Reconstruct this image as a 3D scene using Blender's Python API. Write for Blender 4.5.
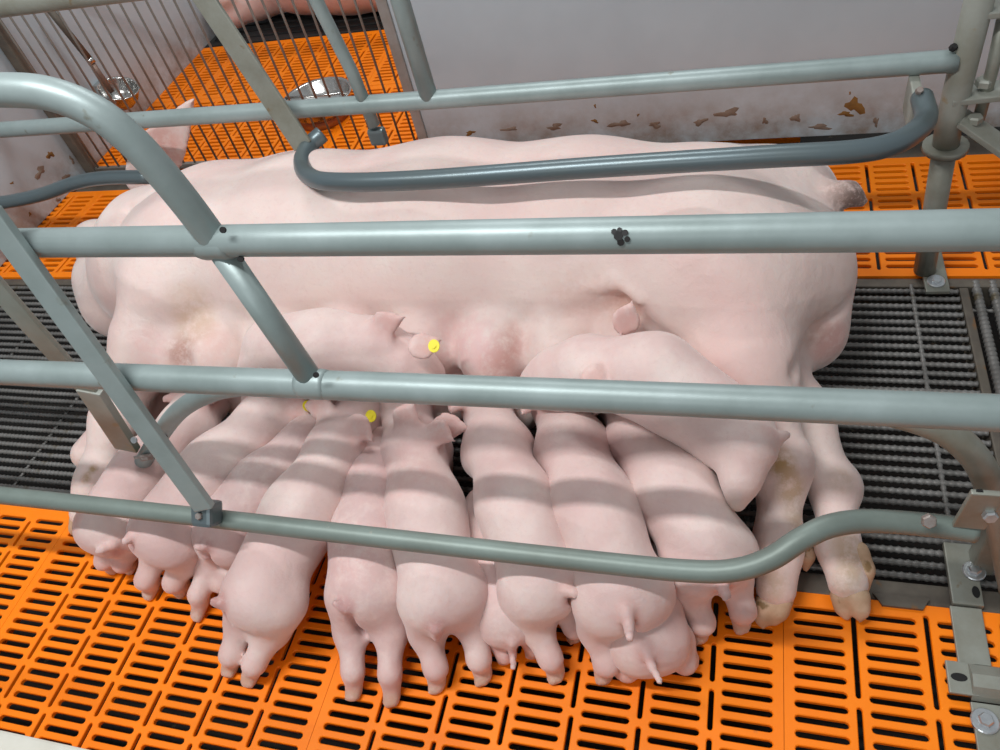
import bpy, bmesh, math, random
import numpy as np
from mathutils import Vector, Matrix

for o in list(bpy.data.objects):
    bpy.data.objects.remove(o)
scene = bpy.context.scene
COL = scene.collection
random.seed(4)

# ------------------------------------------------------------------ camera
F_PX, PPX, PPY = 782.0, 500.0, 375.0
CAM_H = 1.15                                     # lens height above the pen floor, metres

def _ray(px, py):
    v = np.array([px - PPX, py - PPY, F_PX])
    return v / np.linalg.norm(v)

_ex = -_ray(-2050, 280)                          # vanishing point of the crate's length
_ey = _ray(775, -565)                            # vanishing point of the pen's depth
_ey = _ey - _ex * (_ex @ _ey)
_ey /= np.linalg.norm(_ey)
_ez = np.cross(_ex, _ey)
ROT = np.array([_ex, _ey, _ez])                  # camera (right, down, forward) -> world
CAM = np.array([0.0, 0.0, CAM_H])

def at(px, py, z=None, y=None, x=None):
    """Point of the place seen at a pixel, at a known height z, depth y or length x."""
    d = ROT @ _ray(px, py)
    if z is not None:
        t = (z - CAM[2]) / d[2]
    elif y is not None:
        t = (y - CAM[1]) / d[1]
    else:
        t = (x - CAM[0]) / d[0]
    return CAM + t * d

def at_plane(px, py, p0, n):
    """Point seen at a pixel on the plane through p0 with normal n."""
    d = ROT @ _ray(px, py)
    return CAM + d * (((p0 - CAM) @ n) / (d @ n))

cam_data = bpy.data.cameras.new('camera')
cam_data.sensor_fit = 'HORIZONTAL'
cam_data.sensor_width = 36.0
cam_data.lens = 36.0 * F_PX / 1000.0
cam_data.clip_start = 0.02
cam = bpy.data.objects.new('camera', cam_data)
COL.objects.link(cam)
cam.matrix_world = Matrix((
    (ROT[0, 0], -ROT[0, 1], -ROT[0, 2], CAM[0]),
    (ROT[1, 0], -ROT[1, 1], -ROT[1, 2], CAM[1]),
    (ROT[2, 0], -ROT[2, 1], -ROT[2, 2], CAM[2]),
    (0, 0, 0, 1)))
scene.camera = cam

# ------------------------------------------------------------------ light
world = bpy.data.worlds.new('barn_air')
scene.world = world
world.use_nodes = True
bg = world.node_tree.nodes['Background']
bg.inputs[0].default_value = (0.93, 0.965, 1.0, 1)
bg.inputs[1].default_value = 0.40

def tube_lamp(x, y, z, length, width, power, color=(0.985, 0.99, 1.0)):
    l = bpy.data.lights.new('ceiling_tube_light', 'AREA')
    l.shape = 'RECTANGLE'
    l.size, l.size_y = length, width
    l.energy = power
    l.color = color
    o = bpy.data.objects.new('ceiling_tube_light', l)
    COL.objects.link(o)
    o.location = (x, y, z)
    return o

tube_lamp(-0.9, 0.14, 2.5, 1.2, 0.08, 48)
tube_lamp(-0.6, 2.45, 2.5, 1.2, 0.12, 27)
tube_lamp(-0.6, -2.6, 2.5, 1.2, 0.12, 26)

scene.view_settings.view_transform = 'Standard'
scene.view_settings.look = 'None'
scene.view_settings.gamma = 1.0
scene.view_settings.use_curve_mapping = False
scene.view_settings.exposure = -0.12

# ------------------------------------------------------------------ materials
def mat(name, base, rough=0.5, metal=0.0, var=None, var_scale=6.0, bump=0.0, bump_scale=200.0,
        bump_dist=0.002, spots=None, spot_scale=20, spot_at=0.62, coat=0.0, spec=0.5, stretch=(1, 1, 1)):
    m = bpy.data.materials.new(name)
    m.use_nodes = True
    nt = m.node_tree
    b = nt.nodes['Principled BSDF']
    b.inputs['Base Color'].default_value = (*base, 1)
    b.inputs['Roughness'].default_value = rough
    b.inputs['Metallic'].default_value = metal
    b.inputs['Coat Weight'].default_value = coat
    b.inputs['Specular IOR Level'].default_value = spec
    tc = nt.nodes.new('ShaderNodeTexCoord')
    mp = nt.nodes.new('ShaderNodeMapping')
    mp.inputs['Scale'].default_value = stretch
    nt.links.new(tc.outputs['Object'], mp.inputs[0])
    col = None
    if var:
        n = nt.nodes.new('ShaderNodeTexNoise')
        n.inputs['Scale'].default_value = var_scale
        n.inputs['Detail'].default_value = 5
        n.inputs['Roughness'].default_value = 0.62
        nt.links.new(mp.outputs[0], n.inputs['Vector'])
        r = nt.nodes.new('ShaderNodeMapRange')
        r.inputs[1].default_value, r.inputs[2].default_value = 0.34, 0.68
        nt.links.new(n.outputs[0], r.inputs[0])
        mx = nt.nodes.new('ShaderNodeMix')
        mx.data_type = 'RGBA'
        mx.inputs[6].default_value = (*base, 1)
        mx.inputs[7].default_value = (*var, 1)
        nt.links.new(r.outputs[0], mx.inputs[0])
        col = mx.outputs[2]
    if spots:
        n = nt.nodes.new('ShaderNodeTexNoise')
        n.inputs['Scale'].default_value = spot_scale
        n.inputs['Detail'].default_value = 6
        nt.links.new(mp.outputs[0], n.inputs['Vector'])
        r = nt.nodes.new('ShaderNodeMapRange')
        r.inputs[1].default_value, r.inputs[2].default_value = spot_at, spot_at + 0.06
        nt.links.new(n.outputs[0], r.inputs[0])
        mx = nt.nodes.new('ShaderNodeMix')
        mx.data_type = 'RGBA'
        if col:
            nt.links.new(col, mx.inputs[6])
        else:
            mx.inputs[6].default_value = (*base, 1)
        mx.inputs[7].default_value = (*spots, 1)
        nt.links.new(r.outputs[0], mx.inputs[0])
        col = mx.outputs[2]
    if col:
        nt.links.new(col, b.inputs['Base Color'])
    if bump:
        n = nt.nodes.new('ShaderNodeTexNoise')
        n.inputs['Scale'].default_value = bump_scale
        n.inputs['Detail'].default_value = 3
        nt.links.new(mp.outputs[0], n.inputs['Vector'])
        bp = nt.nodes.new('ShaderNodeBump')
        bp.inputs['Strength'].default_value = bump
        bp.inputs['Distance'].default_value = bump_dist
        nt.links.new(n.outputs[0], bp.inputs['Height'])
        nt.links.new(bp.outputs[0], b.inputs['Normal'])
    return m

def skin_material(name, pale, pink, flush, sss=0.22, scale=7.0):
    m = bpy.data.materials.new(name)
    m.use_nodes = True
    nt = m.node_tree
    N, Lk = nt.nodes, nt.links
    b = N['Principled BSDF']
    tc = N.new('ShaderNodeTexCoord')
    def noise(sc, det, rough=0.6, dist=0.0):
        n = N.new('ShaderNodeTexNoise')
        n.inputs['Scale'].default_value = sc
        n.inputs['Detail'].default_value = det
        n.inputs['Roughness'].default_value = rough
        n.inputs['Distortion'].default_value = dist
        Lk.new(tc.outputs['Object'], n.inputs['Vector'])
        return n.outputs[0]
    def ramp(src, a, c, out=1.0):
        r = N.new('ShaderNodeMapRange')
        r.inputs[1].default_value, r.inputs[2].default_value, r.inputs[4].default_value = a, c, out
        Lk.new(src, r.inputs[0])
        return r.outputs[0]
    def mix(fac, A, C):
        x = N.new('ShaderNodeMix')
        x.data_type = 'RGBA'
        Lk.new(fac, x.inputs[0])
        for sock, val in ((6, A), (7, C)):
            if isinstance(val, tuple):
                x.inputs[sock].default_value = (*val, 1)
            else:
                Lk.new(val, x.inputs[sock])
        return x.outputs[2]
    col = mix(ramp(noise(scale, 4), 0.36, 0.66), pale, pink)
    col = mix(ramp(noise(scale * 0.42, 3, 0.5, 0.6), 0.48, 0.74, 0.75), col, flush)
    col = mix(ramp(noise(scale * 22, 5, 0.75), 0.54, 0.74, 0.35), col, flush)
    a = N.new('ShaderNodeAttribute')
    a.attribute_name = 'mark'
    fac = N.new('ShaderNodeMath')
    fac.operation = 'MULTIPLY'
    Lk.new(a.outputs['Alpha'], fac.inputs[0])
    Lk.new(ramp(noise(46, 4, 0.7), 0.25, 0.55), fac.inputs[1])
    col = mix(fac.outputs[0], col, a.outputs['Color'])
    Lk.new(col, b.inputs['Base Color'])
    b.inputs['Roughness'].default_value = 0.55
    b.inputs['Specular IOR Level'].default_value = 0.35
    b.inputs['Sheen Weight'].default_value = 0.25
    b.inputs['Sheen Roughness'].default_value = 0.4
    b.inputs['Subsurface Weight'].default_value = sss
    b.inputs['Subsurface Radius'].default_value = (1.0, 0.42, 0.3)
    b.inputs['Subsurface Scale'].default_value = 0.005
    bp = N.new('ShaderNodeBump')
    bp.inputs['Strength'].default_value = 0.35
    bp.inputs['Distance'].default_value = 0.003
    Lk.new(noise(55, 6, 0.7, 0.8), bp.inputs['Height'])
    bp2 = N.new('ShaderNodeBump')
    bp2.inputs['Strength'].default_value = 0.30
    bp2.inputs['Distance'].default_value = 0.012
    Lk.new(noise(13, 3, 0.5, 0.5), bp2.inputs['Height'])
    Lk.new(bp2.outputs[0], bp.inputs['Normal'])
    Lk.new(bp.outputs[0], b.inputs['Normal'])
    return m

M = {}
M['orange'] = mat('orange_plastic', (1.0, 0.245, 0.002), 0.5, spec=0.3, var=(0.95, 0.205, 0.002), var_scale=5,
                  spots=(0.50, 0.15, 0.03), spot_scale=26, spot_at=0.73, bump=0.12, bump_scale=120)
M['tube'] = mat('galvanised_steel', (0.33, 0.40, 0.395), 0.45, 0.3, var=(0.25, 0.31, 0.30), var_scale=9,
                spots=(0.23, 0.25, 0.215), spot_scale=34, spot_at=0.70, bump=0.1, bump_scale=70)
M['tube_low'] = mat('darker_galvanised_steel', (0.215, 0.265, 0.24), 0.48, 0.3, var=(0.17, 0.205, 0.18), var_scale=9,
                    spots=(0.27, 0.29, 0.25), spot_scale=60, spot_at=0.68, bump=0.1, bump_scale=70)  # darker, greener tone of the tube steel, for the low front rail
M['tube_light'] = mat('pale_zinc', (0.34, 0.36, 0.325), 0.5, 0.2, var=(0.24, 0.235, 0.185), var_scale=8,
                      spots=(0.30, 0.25, 0.16), spot_scale=25, spot_at=0.66)
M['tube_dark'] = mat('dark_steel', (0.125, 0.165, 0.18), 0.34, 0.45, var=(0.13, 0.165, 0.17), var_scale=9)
M['strap'] = mat('dull_zinc_strap', (0.30, 0.315, 0.275), 0.5, 0.3, var=(0.22, 0.215, 0.17), var_scale=14,
                 spots=(0.22, 0.17, 0.10), spot_scale=40, spot_at=0.66)
M['rust'] = mat('rusty_dark_steel', (0.16, 0.14, 0.11), 0.6, 0.3, var=(0.10, 0.085, 0.07), var_scale=18,
                spots=(0.20, 0.11, 0.05), spot_scale=30, spot_at=0.62)
M['bolt'] = mat('bright_zinc', (0.66, 0.70, 0.72), 0.28, 0.8, var=(0.5, 0.53, 0.55), var_scale=60)
M['bolt_dull'] = mat('dull_bolt', (0.40, 0.38, 0.36), 0.5, 0.6, var=(0.27, 0.2, 0.17), var_scale=70)
M['iron'] = mat('black_cast_iron', (0.018, 0.018, 0.019), 0.6, 0.2, var=(0.03, 0.028, 0.025), var_scale=12)
M['concrete'] = mat('passage_concrete', (0.30, 0.29, 0.27), 0.8, var=(0.22, 0.21, 0.195), var_scale=4, bump=0.2, bump_scale=60)
M['hole'] = mat('hole_dark', (0.012, 0.012, 0.012), 0.9)
M['grate'] = mat('ribbed_wire', (0.23, 0.225, 0.215), 0.5, 0.35, var=(0.13, 0.125, 0.115), var_scale=10,
                 spots=(0.11, 0.09, 0.055), spot_scale=14, spot_at=0.62)
M['pit'] = mat('manure_pit', (0.012, 0.009, 0.006), 0.8, var=(0.006, 0.005, 0.004), var_scale=9,
               spots=(0.07, 0.06, 0.035), spot_scale=30, spot_at=0.66)
M['panel'] = mat('grey_panel', (0.50, 0.58, 0.62), 0.26, var=(0.43, 0.50, 0.54), var_scale=2.0, bump=0.06, bump_scale=14, bump_dist=0.004)
def add_low_dirt(m, z1, rgb, amount):
    nt = m.node_tree
    b = nt.nodes['Principled BSDF']
    src = b.inputs['Base Color'].links[0].from_socket
    tc = nt.nodes.new('ShaderNodeTexCoord')
    sp = nt.nodes.new('ShaderNodeSeparateXYZ')
    nt.links.new(tc.outputs['Object'], sp.inputs[0])
    r = nt.nodes.new('ShaderNodeMapRange')
    r.inputs[1].default_value, r.inputs[2].default_value, r.inputs[3].default_value, r.inputs[4].default_value = z1, 0.0, 0.0, 1.0
    nt.links.new(sp.outputs['Z'], r.inputs[0])
    n = nt.nodes.new('ShaderNodeTexNoise')
    n.inputs['Scale'].default_value = 7.0
    n.inputs['Detail'].default_value = 7
    n.inputs['Roughness'].default_value = 0.7
    nt.links.new(tc.outputs['Object'], n.inputs['Vector'])
    r2 = nt.nodes.new('ShaderNodeMapRange')
    r2.inputs[1].default_value, r2.inputs[2].default_value, r2.inputs[4].default_value = 0.40, 0.66, amount
    nt.links.new(n.outputs[0], r2.inputs[0])
    mu = nt.nodes.new('ShaderNodeMath'); mu.operation = 'MULTIPLY'
    nt.links.new(r.outputs[0], mu.inputs[0]); nt.links.new(r2.outputs[0], mu.inputs[1])
    mx = nt.nodes.new('ShaderNodeMix'); mx.data_type = 'RGBA'
    nt.links.new(mu.outputs[0], mx.inputs[0])
    nt.links.new(src, mx.inputs[6])
    mx.inputs[7].default_value = (*rgb, 1)
    nt.links.new(mx.outputs[2], b.inputs['Base Color'])
add_low_dirt(M['panel'], 0.17, (0.22, 0.14, 0.08), 0.95)
M['panel_edge'] = mat('panel_profile', (0.36, 0.36, 0.35), 0.5, 0.2, var=(0.25, 0.23, 0.2), var_scale=10)
M['board'] = mat('cream_board', (0.66, 0.65, 0.58), 0.5, var=(0.56, 0.54, 0.46), var_scale=8)
M['stain'] = mat('dried_manure', (0.27, 0.135, 0.03), 0.75, var=(0.15, 0.075, 0.02), var_scale=30)
M['stain_thin'] = mat('thin_smear', (0.24, 0.19, 0.15), 0.7, var=(0.19, 0.13, 0.09), var_scale=30)
M['steel'] = mat('polished_steel', (0.62, 0.62, 0.60), 0.2, 0.95, var=(0.5, 0.5, 0.48), var_scale=12)
M['copper'] = mat('brown_pipe', (0.26, 0.18, 0.14), 0.45, 0.3, var=(0.19, 0.12, 0.09), var_scale=30)
M['trough'] = mat('brown_orange_plastic', (0.45, 0.12, 0.02), 0.5, var=(0.3, 0.09, 0.02), var_scale=14)
M['rod'] = mat('thin_rod_steel', (0.30, 0.285, 0.26), 0.45, 0.45, var=(0.2, 0.17, 0.14), var_scale=12)
M['yellow'] = mat('yellow_tag', (0.90, 0.80, 0.01), 0.4, var=(0.84, 0.72, 0.01), var_scale=60)
M['eye'] = mat('dark_eye', (0.02, 0.012, 0.01), 0.15)
M['hoof'] = mat('horn', (0.60, 0.42, 0.29), 0.55, var=(0.43, 0.28, 0.16), var_scale=22, spots=(0.26, 0.16, 0.07), spot_scale=30, spot_at=0.6)
M['sow'] = skin_material('sow_skin', (0.775, 0.655, 0.60), (0.725, 0.55, 0.51), (0.63, 0.41, 0.375), scale=5.0)
M['piglet'] = skin_material('piglet_skin', (0.755, 0.62, 0.575), (0.67, 0.485, 0.455), (0.57, 0.36, 0.34), scale=9.0)

# ------------------------------------------------------------------ mesh helpers
def new_mesh(name, verts, faces, smooth=False):
    me = bpy.data.meshes.new(name)
    me.from_pydata([tuple(map(float, v)) for v in verts], [], faces)
    if smooth:
        me.polygons.foreach_set('use_smooth', [True] * len(me.polygons))
    me.update()
    return me

def link(name, me, material, parent=None):
    o = bpy.data.objects.new(name, me)
    if me is not None and material is not None and not me.materials:
        me.materials.append(material)
    COL.objects.link(o)
    if parent is not None:
        o.parent = parent
        o.matrix_parent_inverse = Matrix.Translation(parent.location).inverted()
    return o

def empty(name, loc):
    o = bpy.data.objects.new(name, None)
    o.empty_display_size = 0.05
    COL.objects.link(o)
    o.location = tuple(float(c) for c in loc)
    return o

def tag(o, label, cat, group=None):
    o['label'] = label
    o['category'] = cat
    if group:
        o['group'] = group
    return o

def from_bm(name, bm, material, parent=None, smooth=False):
    me = bpy.data.meshes.new(name)
    bmesh.ops.recalc_face_normals(bm, faces=bm.faces)
    bm.to_mesh(me)
    bm.free()
    if smooth:
        me.polygons.foreach_set('use_smooth', [True] * len(me.polygons))
    return link(name, me, material, parent)

def V(a):
    return np.array(a, dtype=float)

def unit(v):
    v = np.asarray(v, float)
    return v / (np.linalg.norm(v) + 1e-12)

def spline(pts, n=8):
    """Catmull-Rom through the points."""
    P = [V(p) for p in pts]
    P = [2 * P[0] - P[1]] + P + [2 * P[-1] - P[-2]]
    out = []
    for i in range(1, len(P) - 2):
        p0, p1, p2, p3 = P[i - 1], P[i], P[i + 1], P[i + 2]
        for j in range(n):
            t = j / n
            out.append(0.5 * ((2 * p1) + (-p0 + p2) * t + (2 * p0 - 5 * p1 + 4 * p2 - p3) * t * t
                              + (-p0 + 3 * p1 - 3 * p2 + p3) * t ** 3))
    out.append(P[-2])
    return out

def tube_geo(pts, radii, sides=16, cap=True):
    P = [V(p) for p in pts]
    n = len(P)
    if np.isscalar(radii):
        radii = [radii] * n
    tang = [unit(P[min(i + 1, n - 1)] - P[max(i - 1, 0)]) for i in range(n)]
    ref = V((0, 0, 1)) if abs(tang[0][2]) < 0.9 else V((0, 1, 0))
    u = unit(np.cross(tang[0], ref))
    verts, faces = [], []
    for i in range(n):
        u = unit(u - tang[i] * (u @ tang[i]))
        w = np.cross(tang[i], u)
        for k in range(sides):
            a = 2 * math.pi * k / sides
            verts.append(P[i] + radii[i] * (math.cos(a) * u + math.sin(a) * w))
    for i in range(n - 1):
        for k in range(sides):
            k2 = (k + 1) % sides
            faces.append((i * sides + k, i * sides + k2, (i + 1) * sides + k2, (i + 1) * sides + k))
    if cap:
        faces.append(tuple(reversed(range(sides))))
        faces.append(tuple((n - 1) * sides + k for k in range(sides)))
    return verts, faces

def tube(name, pts, r, material, parent=None, smooth_path=False, sides=18):
    if smooth_path:
        pts = spline(pts)
    v, f = tube_geo(pts, r, sides)
    me = new_mesh(name, v, f, True)
    for p in me.polygons:
        if len(p.vertices) > 4:
            p.use_smooth = False
    return link(name, me, material, parent)

def box_bm(bm, c, s, axes=None, bevel=0.0):
    """Box of size s at c in the frame axes (three unit vectors), bevelled."""
    ax = [V((1, 0, 0)), V((0, 1, 0)), V((0, 0, 1))] if axes is None else [unit(a) for a in axes]
    mtx = Matrix(((ax[0][0] * s[0], ax[1][0] * s[1], ax[2][0] * s[2], c[0]),
                  (ax[0][1] * s[0], ax[1][1] * s[1], ax[2][1] * s[2], c[1]),
                  (ax[0][2] * s[0], ax[1][2] * s[1], ax[2][2] * s[2], c[2]), (0, 0, 0, 1)))
    r = bmesh.ops.create_cube(bm, size=1.0, matrix=mtx)
    if bevel:
        es = set()
        for v in r['verts']:
            es.update(v.link_edges)
        bmesh.ops.bevel(bm, geom=list(es), offset=bevel, segments=2, affect='EDGES', profile=0.6)

def box(name, c, s, material, parent=None, axes=None, bevel=0.0):
    bm = bmesh.new()
    box_bm(bm, c, s, axes, bevel)
    return from_bm(name, bm, material, parent)

def strap(name, a, b, width, thick, wide_dir, material, parent=None):
    """Flat bar from a to b; wide_dir is roughly the direction of its width."""
    a, b = V(a), V(b)
    d = unit(b - a)
    w = unit(V(wide_dir) - d * (V(wide_dir) @ d))
    n = np.cross(d, w)
    return box(name, (a + b) / 2, (np.linalg.norm(b - a), width, thick), material, parent, (d, w, n), bevel=min(thick * 0.3, 0.002))

def bolt(parent, p, n, r=0.009, material=None, washer=True, h=0.008):
    """Hex bolt head, with its washer as a child."""
    n = unit(n)
    u = unit(np.cross(n, V((0.3, 0.9, 0.1))))
    w = np.cross(n, u)
    p = V(p)
    prof = [(0, 0), (1.0, 0), (1.0, 0.75), (0.82, 1.0), (0, 1.0)]
    verts, faces = [], []
    for q, hh in prof[1:4]:
        for k in range(6):
            a = math.pi / 3 * k
            verts.append(p + n * (hh * h) + r * q * (math.cos(a) * u + math.sin(a) * w))
    for i in range(2):
        for k in range(6):
            k2 = (k + 1) % 6
            faces.append((i * 6 + k, i * 6 + k2, i * 6 + 6 + k2, i * 6 + 6 + k))
    faces.append(tuple(range(12, 18)))
    faces.append(tuple(reversed(range(6))))
    o = link('bolt', new_mesh('bolt', verts, faces), material or M['bolt'], parent)
    if washer:
        verts, faces = [], []
        for q, hh in ((1.75, -0.003), (1.75, 0.0008), (1.6, 0.002), (0.5, 0.002)):
            for k in range(20):
                a = 2 * math.pi * k / 20
                verts.append(p + n * hh + r * q * (math.cos(a) * u + math.sin(a) * w))
        for i in range(3):
            for k in range(20):
                k2 = (k + 1) % 20
                faces.append((i * 20 + k, i * 20 + k2, i * 20 + 20 + k2, i * 20 + 20 + k))
        faces.append(tuple(reversed(range(20))))
        wo = bpy.data.objects.new('washer', new_mesh('washer', verts, faces))
        wo.data.materials.append(material or M['bolt'])
        COL.objects.link(wo)
        wo.parent = o
    return o

def disc(name, p, n, r, material, parent=None, t=0.0015, sides=14, ry=None, up=(0, 0, 1)):
    n = unit(n)
    w = unit(V(up) - n * (V(up) @ n))
    u = np.cross(w, n)
    ry = ry or r
    verts = []
    for hh in (-t, t):
        for k in range(sides):
            a = 2 * math.pi * k / sides
            verts.append(V(p) + n * hh + r * math.cos(a) * u + ry * math.sin(a) * w)
    faces = [(k, (k + 1) % sides, sides + (k + 1) % sides, sides + k) for k in range(sides)]
    faces += [tuple(reversed(range(sides))), tuple(range(sides, 2 * sides))]
    return link(name, new_mesh(name, verts, faces), material, parent)

# ------------------------------------------------------------------ structure: floor
X_WALL = -2.06
Y_WALL = 1.79
Y_FRONT, Y_BACK = 0.585, 1.286                  # edges of the wire floor under the crate

bm = bmesh.new()
box_bm(bm, (-0.6, 2.0, -0.42), (8.0, 8.0, 0.04))
floor = from_bm('floor', bm, M['pit'])
floor['kind'] = 'structure'

def tile_mesh(width, depth, cols, row_pitch, long_len, long_gap, thick=0.008, skirt=0.03):
    """Moulded slatted tile: short slots in columns, long slots between the columns."""
    bm = bmesh.new()
    tris_v, faces = [], []

    def module(x0, x1, y0, y1, sx0, sx1, sy0, sy1):
        """Rectangle with a round-ended slot punched through it."""
        w, h = sx1 - sx0, sy1 - sy0
        inner = []
        r = min(w, h) / 2
        if w >= h:
            cen = [(sx1 - r, (sy0 + sy1) / 2), (sx0 + r, (sy0 + sy1) / 2)]
            for (cx, cy), a0 in zip(cen, (-90, 90)):
                for k in range(5):
                    a = math.radians(a0 + 45 * k)
                    inner.append((cx + r * math.cos(a), cy + r * math.sin(a)))
        else:
            cen = [((sx0 + sx1) / 2, sy1 - r), ((sx0 + sx1) / 2, sy0 + r)]
            for (cx, cy), a0 in zip(cen, (0, 180)):
                for k in range(5):
                    a = math.radians(a0 + 45 * k)
                    inner.append((cx + r * math.cos(a), cy + r * math.sin(a)))
        outer = [(x1, y0), (x1, y1), (x0, y1), (x0, y0)]
        e = 0.0012
        cx, cy = (sx0 + sx1) / 2, (sy0 + sy1) / 2
        grow = [(cx + (px - cx) * (1 + 2 * e / w), cy + (py - cy) * (1 + 2 * e / h)) for px, py in inner]
        base = len(tris_v)
        n = 10
        tris_v.extend([(px, py, 0) for px, py in outer])
        tris_v.extend([(px, py, 0) for px, py in grow])
        tris_v.extend([(px, py, -e) for px, py in inner])
        tris_v.extend([(px, py, -thick) for px, py in inner])
        o = [base + i for i in range(4)]
        g = [base + 4 + i for i in range(n)]
        a = [base + 14 + i for i in range(n)]
        b = [base + 24 + i for i in range(n)]
        if w >= h:   # inner order: right end bottom->top (0..4), left end top->bottom (5..9)
            faces.extend([(o[0], o[1], g[4], g[3], g[2], g[1], g[0]), (o[1], o[2], g[5], g[4]),
                          (o[2], o[3], g[9], g[8], g[7], g[6], g[5]), (o[3], o[0], g[0], g[9])])
        else:        # top end right->left (0..4), bottom end left->right (5..9)
            faces.extend([(o[0], o[1], g[0], g[9]), (o[1], o[2], g[4], g[3], g[2], g[1], g[0]),
                          (o[2], o[3], g[5], g[4]), (o[3], o[0], g[9], g[8], g[7], g[6], g[5])])
        for i in range(n):
            j = (i + 1) % n
            faces.append((g[i], g[j], a[j], a[i]))
            faces.append((a[i], a[j], b[j], b[i]))

    cw = width / cols
    band = 0.018                                   # strip that carries the long slots
    rim = 0.010
    rows = int((depth - 2 * rim) / row_pitch)
    y_off = (depth - rows * row_pitch) / 2
    def quad(x0, x1, y0, y1):
        b = len(tris_v)
        tris_v.extend([(x0, y0, 0), (x1, y0, 0), (x1, y1, 0), (x0, y1, 0)])
        faces.append((b, b + 1, b + 2, b + 3))
    for c in range(cols):
        x0 = c * cw + (band / 2 if c else 0.0)
        x1 = (c + 1) * cw - (band / 2 if c < cols - 1 else 0.0)
        m0 = c * cw + 0.0135
        m1 = (c + 1) * cw - 0.0135
        quad(x0, x1, 0, y_off)
        quad(x0, x1, y_off + rows * row_pitch, depth)
        for r in range(rows):
            ya = y_off + r * row_pitch
            module(x0, x1, ya, ya + row_pitch, m0, m1, ya + row_pitch * 0.26, ya + row_pitch * 0.74)
        if c < cols - 1:
            xa = (c + 1) * cw
            per = long_len + long_gap
            nl = int((depth - 0.012) / per)
            yo = (depth - nl * per) / 2
            quad(xa - band / 2, xa + band / 2, 0, yo)
            quad(xa - band / 2, xa + band / 2, yo + nl * per, depth)
            for q in range(nl):
                ya = yo + q * per
                module(xa - band / 2, xa + band / 2, ya, ya + per, xa - 0.0036, xa + 0.0036, ya + long_gap / 2, ya + long_gap / 2 + long_len)
    # outer skirt
    b = len(tris_v)
    tris_v.extend([(0, 0, 0), (width, 0, 0), (width, depth, 0), (0, depth, 0),
                   (0, 0, -skirt), (width, 0, -skirt), (width, depth, -skirt), (0, depth, -skirt)])
    for i in range(4):
        j = (i + 1) % 4
        faces.append((b + i, b + 4 + i, b + 4 + j, b + j))
    me = bpy.data.meshes.new('slat_tile')
    me.from_pydata(tris_v, [], faces)
    bm.from_mesh(me)
    bmesh.ops.remove_doubles(bm, verts=bm.verts, dist=0.00005)
    bm.to_mesh(me)
    bm.free()
    me.materials.append(M['orange'])
    me.update()
    return me

TW = 0.668
GAP = 0.0007
tile_front = tile_mesh(TW - GAP, 0.450, 7, 0.0198, 0.0565, 0.0105)
tile_wide = tile_mesh(TW - GAP, 0.450, 7, 0.0198, 0.132, 0.012)
tile_back = tile_mesh(TW - GAP, 0.404, 7, 0.0215, 0.108, 0.020)
def put_tile(me, x, y):
    o = bpy.data.objects.new('slat_tile', me)
    COL.objects.link(o)
    o.parent = floor
    o.location = (x, y, 0)
    return o
for i in range(-4, 2):
    x = 0.074 + i * TW
    put_tile(tile_wide if i >= 0 else tile_front, x, Y_FRONT - 0.450)
    put_tile(tile_back, x - 0.004, Y_BACK + 0.002)
for i in range(-4, 0):
    for j in range(2):
        put_tile(tile_back, 0.074 + i * TW + 0.05, Y_WALL + 0.03 + j * 0.406)

# steel beams that carry the floors
for y0, y1 in ((Y_FRONT + 0.002, Y_FRONT + 0.036), (Y_BACK - 0.024, Y_BACK)):
    box('floor_beam', (-0.45, (y0 + y1) / 2, -0.030), (3.2, y1 - y0, 0.052), M['rust'], floor, bevel=0.003)
box('floor_beam', (-0.45, Y_WALL - 0.055, -0.03), (3.2, 0.085, 0.05), M['rust'], floor, bevel=0.003)
box('floor_beam', (0.405, 0.95, -0.026), (0.016, 0.62, 0.044), M['rust'], floor, bevel=0.003)
for x in (0.235, -0.42, -0.99):
    bm = bmesh.new()
    a = bmesh.ops.create_cube(bm, size=1.0, matrix=Matrix.Translation((x, Y_FRONT + 0.001, -0.008)) @ Matrix.Diagonal((0.075, 0.02, 0.018, 1)))
    for v in a['verts']:
        if v.co.y < Y_FRONT:
            v.co.x = x + (v.co.x - x) * 0.7
            v.co.z += 0.004
    from_bm('beam_tab', bm, M['rust'], floor)

# ribbed wire bars of the crate floor
def ribbed_bar(length, r=0.0052, rib=0.0010, pitch=0.011, wave=0.0):
    n = int(length / pitch) * 3
    pts, rad = [], []
    for i in range(n + 1):
        x = length * i / n
        pts.append((x, 0, wave * math.sin(x * 9.0)))
        rad.append(r + (rib if i % 3 == 0 else (-rib * 0.5)))
    v, f = tube_geo(pts, rad, 7)
    v = [(p[0], p[1], p[2]) for p in v]
    me = new_mesh('grate_bar', v, f, True)
    me.materials.append(M['grate'])
    return me

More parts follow.
